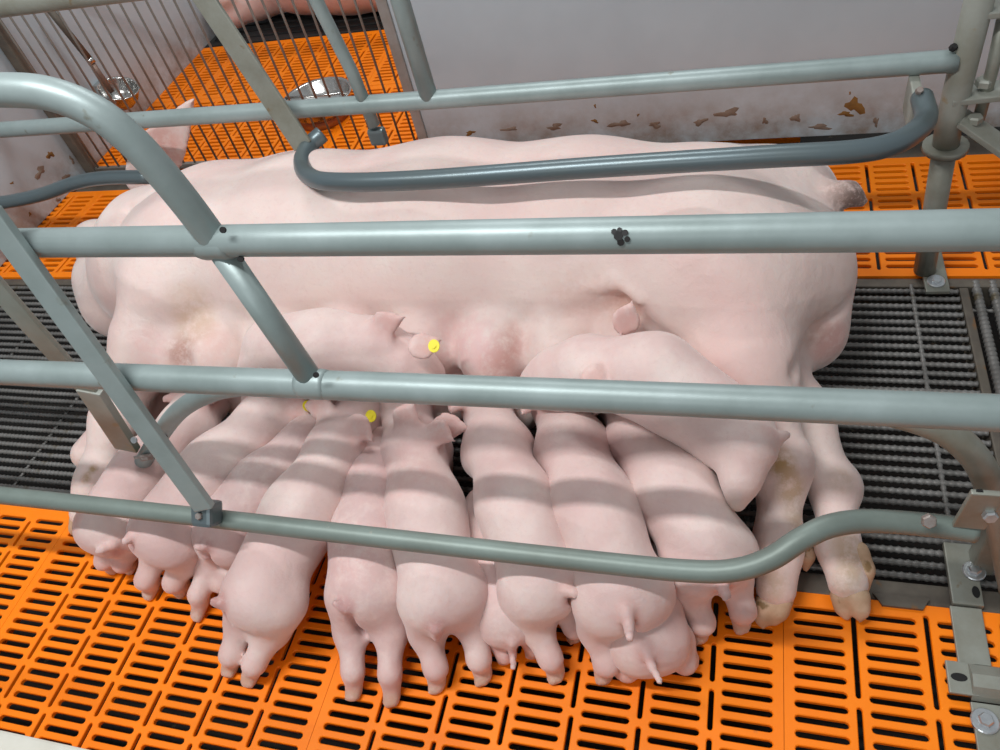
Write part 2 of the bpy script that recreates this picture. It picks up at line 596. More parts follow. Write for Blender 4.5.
bar_me = ribbed_bar(2.44, wave=0.0015)
n_bars = 30
ya, yb = Y_FRONT + 0.048, Y_BACK - 0.034
for i in range(n_bars):
    o = bpy.data.objects.new('grate_bar', bar_me)
    COL.objects.link(o)
    o.parent = floor
    o.location = (-2.045, ya + (yb - ya) * i / (n_bars - 1), -0.0085 + random.uniform(-0.0006, 0.0006))
cross_me = ribbed_bar(yb - ya + 0.03, r=0.0042, rib=0.001)
for x in (0.315, 0.02, -0.28, -0.58, -0.88, -1.18, -1.48, -1.78):
    o = bpy.data.objects.new('grate_cross_wire', cross_me)
    COL.objects.link(o)
    o.parent = floor
    o.rotation_euler = (0, 0, math.pi / 2)
    o.location = (x, ya - 0.015, -0.0065 if x > 0.3 else -0.018)
end_me = ribbed_bar(0.655, r=0.0085, rib=0.0014)
for i in range(9):
    o = bpy.data.objects.new('grate_bar', end_me)
    COL.objects.link(o)
    o.parent = floor
    o.rotation_euler = (0, 0, math.pi / 2)
    o.location = (0.428 + i * 0.0285, ya - 0.01, -0.010)
short_me = ribbed_bar(0.28, r=0.004, rib=0.0008)
for y in (1.21, 0.95, 0.70):
    o = bpy.data.objects.new('grate_cross_wire', short_me)
    COL.objects.link(o)
    o.parent = floor
    o.location = (0.415, y, -0.018)

# ------------------------------------------------------------------ structure: walls of the pen
X_PANEL = -0.845                                 # where the solid part of the back wall begins
WALL_H = 0.78
wall_back = box('wall_back', ((X_PANEL + 1.35) / 2, Y_WALL + 0.015, WALL_H / 2 + 0.004), (1.35 - X_PANEL, 0.03, WALL_H), M['panel'], bevel=0.002)
wall_back['kind'] = 'structure'
wall_left = box('wall_left', (X_WALL - 0.015, 1.92, WALL_H / 2), (0.03, 3.62, WALL_H), M['panel'], bevel=0.002)
wall_left['kind'] = 'structure'
box('end_profile', (X_PANEL - 0.012, Y_WALL + 0.014, WALL_H / 2), (0.028, 0.042, WALL_H), M['panel_edge'], wall_back, bevel=0.003)
# pen front: a cream board between pen and passage
wf = box('wall_front', (-0.32, 0.149, 0.0), (3.44, 0.032, 0.24), M['board'], bevel=0.004)
wf['kind'] = 'structure'
passage = box('floor', (-0.32, -1.36, -0.14), (6.0, 2.98, 0.05), M['concrete'])      # passage on the camera's side
passage['kind'] = 'structure'
# far side of the next pen
wn = box('wall_far', (-0.4, 3.75, WALL_H / 2), (3.4, 0.03, WALL_H), M['panel'], bevel=0.002)
wn['kind'] = 'structure'

def smear(parent, x, z, w, h, seed, material, plane='back'):
    """Dried splash: a thin irregular patch lying on the wall."""
    rnd = random.Random(seed)
    n = 18
    ring = []
    ph = [rnd.uniform(0, 6.28) for _ in range(4)]
    for k in range(n):
        a = 2 * math.pi * k / n
        q = 0.62 + 0.22 * math.sin(2 * a + ph[0]) + 0.16 * math.sin(3 * a + ph[1]) + 0.14 * math.sin(5 * a + ph[2])
        ring.append((w * q * math.cos(a), h * q * math.sin(a)))
    verts = []
    for s, d in ((1.0, 0.0), (0.86, 0.0007)):
        for u, v in ring:
            if plane == 'back':
                verts.append((x + u * s, Y_WALL - d, z + v * s))
            else:
                verts.append((X_WALL + d, x + u * s, z + v * s))
    faces = [(k, (k + 1) % n, n + (k + 1) % n, n + k) for k in range(n)] + [tuple(range(n, 2 * n))]
    return link('splash_stain', new_mesh('splash_stain', verts, faces, True), material, parent)

def stain_at(px, py, wpx, hpx, seed, m):
    p = at(px, py, y=Y_WALL)
    s = np.linalg.norm(p - CAM) / F_PX
    smear(wall_back, p[0], p[2], wpx * s * 0.5, hpx * s * 0.62, seed, m)

for i, (px, py, w, h, m) in enumerate([
        (855, 106, 22, 18, 'stain'), (846, 114, 16, 7, 'stain'), (796, 118, 10, 12, 'stain_thin'), (728, 113, 26, 12, 'stain_thin'),
        (700, 122, 18, 8, 'stain_thin'), (765, 121, 6, 10, 'stain_thin'), (595, 121, 9, 5, 'stain'), (620, 124, 26, 9, 'stain_thin'),
        (655, 125, 20, 7, 'stain_thin'), (555, 127, 22, 8, 'stain_thin'), (510, 129, 20, 6, 'stain_thin'), (470, 133, 14, 6, 'stain'),
        (638, 115, 4, 3, 'stain'), (595, 106, 4, 4, 'stain'), (876, 122, 5, 14, 'stain_thin'), (850, 93, 3, 3, 'stain'), (820, 127, 30, 6, 'stain_thin')]):
    stain_at(px, py, w, h, 11 + i, M[m])
for i, (px, py, w, h, m) in enumerate([(50, 155, 9, 8, 'stain'), (40, 172, 16, 9, 'stain_thin'), (65, 178, 12, 7, 'stain_thin'), (30, 214, 5, 3, 'stain'),
                                       (58, 200, 6, 5, 'stain_thin'), (12, 183, 4, 3, 'stain'), (72, 160, 5, 8, 'stain_thin')]):
    p = at(px, py, x=X_WALL)
    s = np.linalg.norm(p - CAM) / F_PX
    smear(wall_left, p[1], p[2], w * s * 0.6, h * s * 0.6, 71 + i, M[m], 'left')

# ------------------------------------------------------------------ rod partition to the next pen
grill = empty('rod_partition', (-1.46, Y_WALL + 0.01, 0))
tag(grill, 'barred pen divider of thin upright steel rods behind the sow\'s head', 'partition')
x0, x1 = X_WALL + 0.05, X_PANEL - 0.045
n_rod = 28
v, f = tube_geo([(0, 0, 0.012), (0, 0, 0.39), (0, 0, 0.765)], 0.0033, 8)
rod_me = new_mesh('rod', v, f, True)
rod_me.materials.append(M['rod'])
for i in range(n_rod):
    o = bpy.data.objects.new('rod', rod_me)
    COL.objects.link(o)
    o.parent = grill
    o.location = (x0 + (x1 - x0) * i / (n_rod - 1) + 1.46, 0, 0)
box('bottom_rail', ((x0 + x1) / 2, Y_WALL + 0.01, 0.008), (x1 - x0 + 0.03, 0.014, 0.016), M['rod'], grill, bevel=0.002)
box('top_rail', ((x0 + x1) / 2, Y_WALL + 0.01, 0.768), (x1 - x0 + 0.03, 0.03, 0.03), M['rod'], grill, bevel=0.003)
box('end_post', (X_WALL + 0.022, Y_WALL + 0.01, 0.39), (0.034, 0.034, 0.775), M['rust'], grill, bevel=0.003)

# ------------------------------------------------------------------ crate side facing the camera
YF = 0.58
YM = 0.54                                         # the middle rail stands a little further out
crate_f = empty('crate_side', (-0.3, YF, 0))
tag(crate_f, 'galvanised tube side of the crate in front of the sow', 'crate')
Z3, Z2 = 0.692, 0.456
def pf(px, py, y=YF):
    return at(px, py, y=y)
def out_to(a, b, x):
    """The straight line a-b carried on to length position x."""
    return a + (b - a) * ((x - a[0]) / (b[0] - a[0]))
X_HEAD, X_TAIL = -1.66, 0.66                     # end posts of the crate, beyond the picture's edges
tube('upper_rail', [pf(18, 243), pf(300, 240), pf(1000, 230), out_to(pf(300, 240), pf(1000, 230), X_TAIL)], 0.0178, M['tube'], crate_f)
tube('middle_rail', [out_to(pf(500, 392, YM), pf(0, 372, YM), X_HEAD), pf(0, 372, YM), pf(500, 392, YM), pf(1000, 413, YM), out_to(pf(500, 392, YM), pf(1000, 413, YM), X_TAIL)], 0.0182, M['tube'], crate_f)
# top rail that bends down into a post
arc = [out_to(pf(0, 90), pf(-60, 92), X_HEAD), out_to(pf(0, 90), pf(-60, 92), -1.1), pf(-60, 92), pf(0, 90), pf(50, 94), pf(95, 112), pf(130, 139), pf(160, 171), pf(190, 208), pf(216, 243)]
tube('bent_post', arc, 0.0165, M['tube'], crate_f, smooth_path=True)
tube('post', [pf(219, 247), pf(314, 384, YM)], 0.0150, M['tube'], crate_f)
# anti-crush rail low down, pushed out towards the piglets
YL = 0.475
def pl(px, py, y=YL):
    return at(px, py, y=y)
low = [out_to(pl(200, 517), pl(0, 495), X_HEAD), pl(-150, 478), pl(0, 495), pl(200, 517), pl(400, 540), pl(600, 562.5), pl(690, 571, 0.476), pl(735, 570, 0.48), pl(770, 559, 0.492),
       pl(800, 540, 0.514), pl(830, 526, 0.535), pl(870, 521, 0.553), pl(930, 525, 0.56), pl(975, 531, 0.562)]
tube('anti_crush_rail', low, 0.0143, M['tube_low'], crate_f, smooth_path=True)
for x_, y_, zt in ((X_HEAD, YM + 0.02, 0.90), (X_TAIL, YF - 0.02, 0.74)):
    tube('end_post', [(x_, y_, 0.0), (x_, y_, zt)], 0.022, M['tube'], crate_f)
tube('top_rail', [(X_HEAD, YM + 0.02, 0.89), (X_HEAD, YF, 0.885)], 0.016, M['tube'], crate_f)
# elbow that runs down from the middle rail at the right end
tube('elbow_leg', [pf(840, 404, 0.60), pf(890, 412, 0.60), pf(930, 424, 0.60), pf(958, 440, 0.60), pf(980, 465, 0.60), pf(994, 500, 0.60), pf(1003, 540, 0.60), pf(1012, 590, 0.60)],
     0.0165, M['tube_light'], crate_f, smooth_path=True)
# hanger of the anti-crush rail and the strap beside it
a = pf(-12, 210, 0.565)
b = pl(205, 508, 0.463)
hang = strap('hanger', a, b, 0.030, 0.012, (1, 0.15, 0), M['tube'], crate_f)
a2 = pf(-20, 268, 0.60)
b2 = pf(98, 402, 0.60)
c2 = pf(128, 448, 0.60)
strap('strap', a2, b2, 0.038, 0.008, (1, 0, 0), M['strap'], crate_f)
pl_o = strap('strap_foot', b2 - (c2 - b2) * 0.25, c2, 0.042, 0.014, (1, 0, 0), M['tube_light'], crate_f)
bolt(pl_o, pf(146, 456, 0.592), (0.15, -0.55, -0.5), 0.011, M['bolt_dull'], washer=True)
disc('bright_hole', pf(134, 440, 0.585), (0.1, -0.8, 0.6), 0.0055, M['bolt'], pl_o)
tube('finger_bar', [pf(143, 462, 0.606), pf(158, 438, 0.606), pf(178, 412, 0.606), pf(205, 395, 0.606), pf(240, 386, 0.606), pf(300, 384, 0.606)], 0.0148, M['tube'],
     crate_f, smooth_path=True)
disc('drain_hole', pf(165, 437, 0.589), (0, -0.7, 0.7), 0.004, M['hole'], crate_f)
# clamp of hanger on the anti-crush rail
cc = pl(207, 513, 0.467)
bm = bmesh.new()
rail_dir = unit(pl(400, 540) - pl(0, 495))
fwd = unit(V((0, -0.72, 0.70)) - rail_dir * (V((0, -0.72, 0.70)) @ rail_dir))
n3 = np.cross(rail_dir, fwd)
box_bm(bm, cc, (0.034, 0.032, 0.036), (rail_dir, fwd, n3), bevel=0.006)
clamp = from_bm('rail_clamp', bm, M['tube_dark'], crate_f)
bolt(clamp, cc + fwd * 0.0155, fwd, 0.0055, M['bolt_dull'], washer=False, h=0.006)
# weld collars and drain holes
for px, py, r0, y_ in ((216, 243, 0.0205, YF), (314, 384, 0.0208, YM)):
    p = pf(px, py, y_)
    v, f = tube_geo([p + V((-0.02, 0, 0)), p + V((-0.013, 0, 0)), p + V((0.013, 0, 0)), p + V((0.02, 0, 0))], [r0 * 0.86, r0 * 0.93, r0 * 0.93, r0 * 0.86], 16)
    link('weld_bead', new_mesh('weld_bead', v, f, True), M['tube'], crate_f)
for px, py, y_ in ((223, 230, YF), (316, 375, YM), (241, 259, YF)):
    p = pf(px, py, y_ - 0.016)
    disc('drain_hole', p, (0.2, -0.75, 0.65), 0.0034, M['hole'], crate_f)
# print left on the upper rail
pm = pf(618, 236, YF - 0.0165)
for dx, dz, r0 in ((0, 0, 0.0045), (0.006, 0.004, 0.003), (-0.004, 0.006, 0.0028), (0.002, -0.007, 0.0035), (0.008, -0.004, 0.0028), (0.001, 0.009, 0.0025)):
    q = pm + V((dx, 0, dz))
    rel = q - V((q[0], YF, pf(618, 234)[2]))
    rel[0] = 0
    q = V((q[0], YF, pf(618, 234)[2])) + unit(rel) * 0.0178
    disc('dark_scuff', q, rel, r0, M['iron'], crate_f, t=0.0006, sides=7)
# right hand bracket column
pa = box('bracket_plate', pf(978, 510, 0.552), (0.034, 0.007, 0.088), M['strap'], crate_f, ((1, 0, 0), (0, 1, 0.12), (0, -0.12, 1)), bevel=0.002)
bolt(pa, pf(989, 514, 0.5475), (0.1, -1, 0.25), 0.008, M['bolt'], washer=False)
disc('bolt_hole', pf(979, 493, 0.5475), (0, -1, 0.12), 0.005, M['hole'], pa)
bolt(crate_f, pf(928, 520, 0.5465), (0.05, -0.8, 0.6), 0.0085, M['bolt_dull'], washer=False)
# foot plates bolted down on the floor beam and tile
foot = box('foot_plate', (0.3185, 0.637, 0.006), (0.040, 0.098, 0.010), M['strap'], crate_f, bevel=0.002)
bolt(foot, at(974, 571, z=0.012), (0, 0, 1), 0.0088)
disc('slot_hole', at(976, 592, z=0.0112), (0, 0, 1), 0.005, M['hole'], foot, ry=0.009, up=(0, 1, 0), t=0.0006)
box('foot_post', (0.345, 0.66, 0.13), (0.03, 0.03, 0.27), M['strap'], crate_f, bevel=0.003)
pB = [at(960, 613, z=0.004), at(961, 655, z=0.004), at(978, 692, z=0.012), at(985, 745, z=0.004)]
box('foot_strap', (0.3155, 0.545, 0.004), (0.040, 0.082, 0.006), M['strap'], crate_f, bevel=0.0015)
bm = bmesh.new()
prof = [(0.505, 0.004), (0.498, 0.018), (0.482, 0.027), (0.466, 0.024), (0.458, 0.012), (0.455, 0.004)]
vs = [[bm.verts.new((xx, y, z)) for y, z in prof] for xx in (0.305, 0.42)]
for i in range(len(prof) - 1):
    bm.faces.new((vs[0][i], vs[0][i + 1], vs[1][i + 1], vs[1][i]))
bm.faces.new(vs[0])
bm.faces.new(list(reversed(vs[1])))
clip = from_bm('tile_clip', bm, M['strap'], crate_f)
box('tab', (0.296, 0.480, 0.011), (0.036, 0.044, 0.006), M['strap'], clip, bevel=0.002)
disc('slot_hole', (0.292, 0.480, 0.0142), (0, 0, 1), 0.010, M['hole'], clip, ry=0.0055, up=(0, 1, 0), t=0.0006)
box('foot_strap', (0.325, 0.415, 0.004), (0.044, 0.075, 0.006), M['strap'], crate_f, bevel=0.0015)
bolt(crate_f, at(985, 721, z=0.009), (0, 0, 1), 0.0095)

# ------------------------------------------------------------------ crate side behind the sow
YB = Y_BACK
crate_b = empty('crate_side', (-0.3, YB, 0))
tag(crate_b, 'galvanised tube side of the crate between sow and back wall', 'crate')
def pb(px, py, y=YB):
    return at(px, py, y=y)
tube('top_rail', [pb(-120, 23), pb(20, 5), pb(200, -18), pb(420, -48), pb(1000, -120)], 0.0185, M['strap'], crate_b)
tube('middle_rail', [pb(-120, 138), pb(0, 130), pb(430, 100), pb(940, 62), pb(957, 61)], 0.0175, M['tube'], crate_b)
tube('post', [pb(372, -120), pb(400, 0), pb(429, 97)], 0.0170, M['tube'], crate_b)
tube('post', [pb(290, -60), pb(316, 0), pb(352, 72), pb(374, 125)], 0.0125, M['tube'], crate_b)
clipb = box('post_clip', pb(378, 136), (0.035, 0.02, 0.035), M['tube_dark'], crate_b, bevel=0.006)
strap('hanger', pb(175, -45, 1.30), pb(303, 146, 1.215), 0.044, 0.008, (1, 0, 0), M['strap'], crate_b)
u_pts = [pb(322, 134, 1.25), pb(309, 146, 1.222), pb(302, 162, 1.16), pb(309, 176, 1.09), pb(335, 182, 1.045), pb(420, 180, 1.03), pb(600, 167, 1.03),
         pb(760, 157, 1.03), pb(850, 152, 1.035), pb(890, 145, 1.055), pb(915, 132, 1.10), pb(926, 117, 1.16), pb(922, 98, 1.22)]
tube('anti_crush_rail', u_pts, 0.0165, M['tube_dark'], crate_b, smooth_path=True)
tube('anti_crush_rail', [pb(-80, 214, 1.25), pb(0, 203, 1.25), pb(40, 195, 1.25), pb(75, 183, 1.25), pb(105, 178, 1.25), pb(150, 177, 1.25)], 0.0158, M['tube_dark'], crate_b, smooth_path=True)
# right end post with foot and hinge plates
postx = 0.318
tube('lower_post', [(postx + 0.02, YB + 0.005, 0.012), (postx + 0.003, YB + 0.005, 0.285)], 0.0195, M['strap'], crate_b)
tube('end_post', [(postx + 0.003, YB + 0.005, 0.29), (postx, YB + 0.005, 0.34), (postx, YB + 0.005, 0.86)], 0.021, M['tube_light'], crate_b)
tube('post_flange', [(postx + 0.003, YB + 0.005, 0.285), (postx + 0.003, YB + 0.005, 0.296)], 0.036, M['tube_light'], crate_b)
hp = box('hook_plate', pb(913, 103, 1.245), (0.016, 0.07, 0.06), M['tube_light'], crate_b, bevel=0.003)
bolt(hp, pb(919, 92, 1.21), (0, -0.5, 0.8), 0.006, M['bolt_dull'], washer=False)
bolt(crate_b, pb(952, 49, YB - 0.005), (0.3, -0.4, 0.9), 0.006, M['hole'], washer=False)
fp = strap('foot_plate', at(929, 250, z=0.012), at(938, 293, z=0.006), 0.042, 0.008, (1, 0, 0), M['strap'], crate_b)
bolt(fp, at(936, 281, z=0.014), (0, -0.1, 1), 0.009)
disc('bolt_hole', at(930, 262, z=0.0175), (0, -0.2, 1), 0.007, M['hole'], fp)
# hinge on the post's right
h1 = box('hinge_plate', pb(988, 92, 1.30), (0.11, 0.05, 0.010), M['tube_light'], crate_b, ((1, 0.1, 0.0), (0, 1, 0), (0, 0, 1)), bevel=0.002)
h2 = box('hinge_plate', pb(996, 8, 1.30), (0.08, 0.05, 0.010), M['tube_light'], crate_b, bevel=0.002)
tube('hinge_pin', [pb(974, 136, 1.30), pb(992, 70, 1.30), pb(1003, 20, 1.30)], 0.0095, M['strap'], crate_b)
bolt(h1, pb(984, 85, 1.30), (0, 0, 1), 0.014, M['tube_light'], washer=False, h=0.012)
strap('hinge_arm', pb(962, 118, 1.285), pb(1035, 170, 1.24), 0.045, 0.010, (0.4, 0.9, 0), M['tube_light'], crate_b)
bolt(crate_b, pb(974, 122, 1.28), (0, 0, 1), 0.012, M['strap'], washer=False, h=0.012)
box('gate_board', (0.425, YB + 0.02, 0.56), (0.03, 0.06, 0.40), M['tube_light'], crate_b, bevel=0.004)

# ------------------------------------------------------------------ animals: smooth blends meshed with surface nets
class Blob:
    def __init__(self):
        self.ops = []
        self.marks = []
    def cone(self, a, b, ra, rb, k=0.02, sub=False):
        self.ops.append(('c', V(a), V(b), ra, rb, k, sub)); return self
    def chain(self, pts, radii, k=0.02):
        for i in range(len(pts) - 1):
            self.cone(pts[i], pts[i + 1], radii[i], radii[i + 1], k)
        return self
    def ell(self, c, r, axes=None, k=0.02, sub=False):
        ax = np.eye(3) if axes is None else np.array([unit(q) for q in axes])
        self.ops.append(('e', V(c), V(r), ax, k, sub)); return self
    def leaf(self, a, b, n, width, thick, curl=6.0, k=0.008):
        self.ops.append(('l', V(a), V(b), V(n), width, thick, curl, k)); return self
    def mark(self, c, r, col, s=1.0):
        self.marks.append((V(c), r, col, s)); return self

    def bounds(self):
        lo, hi = [], []
        for o in self.ops:
            if o[0] == 'c' and not o[6]:
                r = max(o[3], o[4]); lo.append(np.minimum(o[1], o[2]) - r); hi.append(np.maximum(o[1], o[2]) + r)
            elif o[0] == 'e' and not o[5]:
                r = np.abs(o[3].T) @ o[2]; lo.append(o[1] - r); hi.append(o[1] + r)
            elif o[0] == 'l':
                r = o[4]; lo.append(np.minimum(o[1], o[2]) - r); hi.append(np.maximum(o[1], o[2]) + r)
        return np.min(lo, 0), np.max(hi, 0)

    @staticmethod
    def dist(o, x, y, z):
        if o[0] == 'c':
            _, a, b, ra, rb, k, sub = o
            ab = b - a
            t = np.clip(((x - a[0]) * ab[0] + (y - a[1]) * ab[1] + (z - a[2]) * ab[2]) / (ab @ ab + 1e-9), 0, 1)
            d = np.sqrt((x - a[0] - t * ab[0]) ** 2 + (y - a[1] - t * ab[1]) ** 2 + (z - a[2] - t * ab[2]) ** 2) - (ra + (rb - ra) * t)
            return d, k, sub
        if o[0] == 'e':
            _, c, r, ax, k, sub = o
            q = [((x - c[0]) * ax[i][0] + (y - c[1]) * ax[i][1] + (z - c[2]) * ax[i][2]) for i in range(3)]
            k0_ = np.sqrt(sum((q[i] / r[i]) ** 2 for i in range(3)))
            k1_ = np.sqrt(sum((q[i] / (r[i] * r[i])) ** 2 for i in range(3))) + 1e-6
            return k0_ * (k0_ - 1) / k1_, k, sub
        _, a, b, n, wd, th, curl, k = o
        ab = b - a
        L = np.linalg.norm(ab)
        e = ab / L
        n = unit(n - e * (n @ e))
        s = np.cross(n, e)
        px, py, pz = x - a[0], y - a[1], z - a[2]
        l = px * e[0] + py * e[1] + pz * e[2]
        t = np.clip(l / L, 0, 1)
        w = px * s[0] + py * s[1] + pz * s[2]
        h = px * n[0] + py * n[1] + pz * n[2]
        h = h - curl * w * w
        W = wd * (0.55 + 0.45 * np.sin(np.pi * np.minimum(t * 1.1, 1) ** 0.8)) * np.sqrt(np.clip(1 - t ** 3.2, 0.02, 1))
        return (np.sqrt((w / W) ** 2 + (h / th) ** 2 + ((l - t * L) / th) ** 2) - 1) * th, k, False

    @staticmethod
    def blend(c, d, k, sub):
        if sub:
            d = -d
            hh = np.maximum(k - np.abs(c - d), 0) / k
            return np.maximum(c, d) + hh * hh * k * 0.25
        hh = np.maximum(k - np.abs(c - d), 0) / k
        return np.minimum(c, d) - hh * hh * k * 0.25

    def hit(self, px, py, default=None):
        """Where the skin lies under a pixel; default when the pixel misses it."""
        d = ROT @ _ray(px, py)
        t = np.arange(0.5, 2.4, 0.002)
        P = CAM + t[:, None] * d
        D = np.full(len(t), 10.0)
        for o in self.ops:
            q, k, sub = self.dist(o, P[:, 0], P[:, 1], P[:, 2])
            D = self.blend(D, q, k, sub)
        i = np.argmax(D < 0)
        return P[i] if D[i] < 0 else default

    def field(self, X, Y, Z):
        D = np.full(X.shape, 10.0, np.float32)
        xs, ys, zs = X[:, 0, 0], Y[0, :, 0], Z[0, 0, :]
        for o in self.ops:
            # each shape only matters near itself
            if o[0] == 'c':
                r = max(o[3], o[4]) + 0.09
                lo, hi = np.minimum(o[1], o[2]) - r, np.maximum(o[1], o[2]) + r
            elif o[0] == 'e':
                r = np.max(o[2]) + 0.09
                lo, hi = o[1] - r, o[1] + r
            else:
                r = o[4] + 0.05
                lo, hi = np.minimum(o[1], o[2]) - r, np.maximum(o[1], o[2]) + r
            i0, i1 = np.searchsorted(xs, lo[0]), np.searchsorted(xs, hi[0])
            j0, j1 = np.searchsorted(ys, lo[1]), np.searchsorted(ys, hi[1])
            k0, k1 = np.searchsorted(zs, lo[2]), np.searchsorted(zs, hi[2])
            if i1 <= i0 or j1 <= j0 or k1 <= k0:
                continue
            sl = (slice(i0, i1), slice(j0, j1), slice(k0, k1))
            d, k, sub = self.dist(o, X[sl], Y[sl], Z[sl])
            D[sl] = self.blend(D[sl], d, k, sub)
        return D

    def mesh(self, name, vox):
        lo, hi = self.bounds()
        lo = lo - 3 * vox
        hi = hi + 3 * vox
        n = np.ceil((hi - lo) / vox).astype(int) + 1
        ax = [(lo[i] + vox * np.arange(n[i])).astype(np.float32) for i in range(3)]
        X, Y, Z = np.meshgrid(*ax, indexing='ij')
        D = self.field(X, Y, Z)
        S = D < 0
        nx, ny, nz = n - 1
        acc = np.zeros((nx, ny, nz, 3), np.float32)
        cnt = np.zeros((nx, ny, nz), np.float32)
        offs = [(i, j, k) for i in (0, 1) for j in (0, 1) for k in (0, 1)]
        for a in offs:
            for axis in range(3):
                if a[axis]:
                    continue
                b = list(a); b[axis] = 1
                da = D[a[0]:a[0] + nx, a[1]:a[1] + ny, a[2]:a[2] + nz]
                db = D[b[0]:b[0] + nx, b[1]:b[1] + ny, b[2]:b[2] + nz]
                cr = (da < 0) != (db < 0)
                t = np.where(cr, da / np.where(cr, da - db, 1), 0)
                for q in range(3):
                    val = a[q] + (t if q == axis else 0)
                    acc[..., q] += np.where(cr, val, 0)
                cnt += cr
        act = cnt > 0
        idx = np.full(act.shape, -1, np.int64)
        idx[act] = np.arange(act.sum())
        ijk = np.argwhere(act)
        verts = lo + vox * (ijk + acc[act] / cnt[act][:, None])
        faces = []
        for axis in range(3):
            u, w = (axis + 1) % 3, (axis + 2) % 3
            s0 = [slice(None)] * 3; s1 = [slice(None)] * 3
            s0[axis] = slice(0, -1); s1[axis] = slice(1, None)
            A, B = S[tuple(s0)], S[tuple(s1)]
            e = np.argwhere(A != B)
            ok = (e[:, u] > 0) & (e[:, w] > 0) & (e[:, u] < n[u] - 1) & (e[:, w] < n[w] - 1)
            e = e[ok]
            ins = A[e[:, 0], e[:, 1], e[:, 2]]
            def cell(du, dw):
                c = e.copy(); c[:, u] += du; c[:, w] += dw
                return idx[c[:, 0], c[:, 1], c[:, 2]]
            q = np.stack([cell(-1, -1), cell(0, -1), cell(0, 0), cell(-1, 0)], 1)
            q[~ins] = q[~ins][:, ::-1]
            faces.append(q)
        faces = np.concatenate(faces)
        # light relaxation of the net
        nb = np.zeros_like(verts); c = np.zeros(len(verts))
        for lam in (0.5, -0.52, 0.5, -0.52, 0.4):     # smooth without shrinking tails, ears and toes
            nb[:] = 0; c[:] = 0
            for i in range(4):
                a, b = faces[:, i], faces[:, (i + 1) % 4]
                np.add.at(nb, a, verts[b]); np.add.at(c, a, 1)
            verts = verts + lam * (nb / np.maximum(c, 1)[:, None] - verts)
        me = bpy.data.meshes.new(name)
        me.vertices.add(len(verts))
        me.vertices.foreach_set('co', verts.astype(np.float32).ravel())
        me.loops.add(len(faces) * 4)
        me.loops.foreach_set('vertex_index', faces.astype(np.int32).ravel())
        me.polygons.add(len(faces))
        me.polygons.foreach_set('loop_start', np.arange(0, len(faces) * 4, 4, dtype=np.int32))
        me.polygons.foreach_set('use_smooth', np.ones(len(faces), bool))
        me.update(calc_edges=True)
        me.validate()
        colr = np.zeros((len(verts), 4), np.float32)
        for cpos, r, rgb, s in self.marks:
            d = np.linalg.norm(verts - cpos, axis=1)
            al = np.clip(1.35 * (1 - d / r), 0, 1)
            al = s * al * al * (3 - 2 * al)
            tot = colr[:, 3] + al * (1 - colr[:, 3])
            wgt = np.where(tot > 1e-5, al / np.maximum(tot, 1e-5), 0)[:, None]
            colr[:, :3] = colr[:, :3] * (1 - wgt) + V(rgb) * wgt
            colr[:, 3] = tot
        at_ = me.attributes.new('mark', 'FLOAT_COLOR', 'POINT')
        at_.data.foreach_set('color', colr.ravel())
        return me

PINK = (0.60, 0.27, 0.23)
ROSE = (0.66, 0.36, 0.32)
TAN = (0.50, 0.30, 0.18)
DIRT = (0.34, 0.20, 0.06)
PALE = (0.72, 0.55, 0.46)

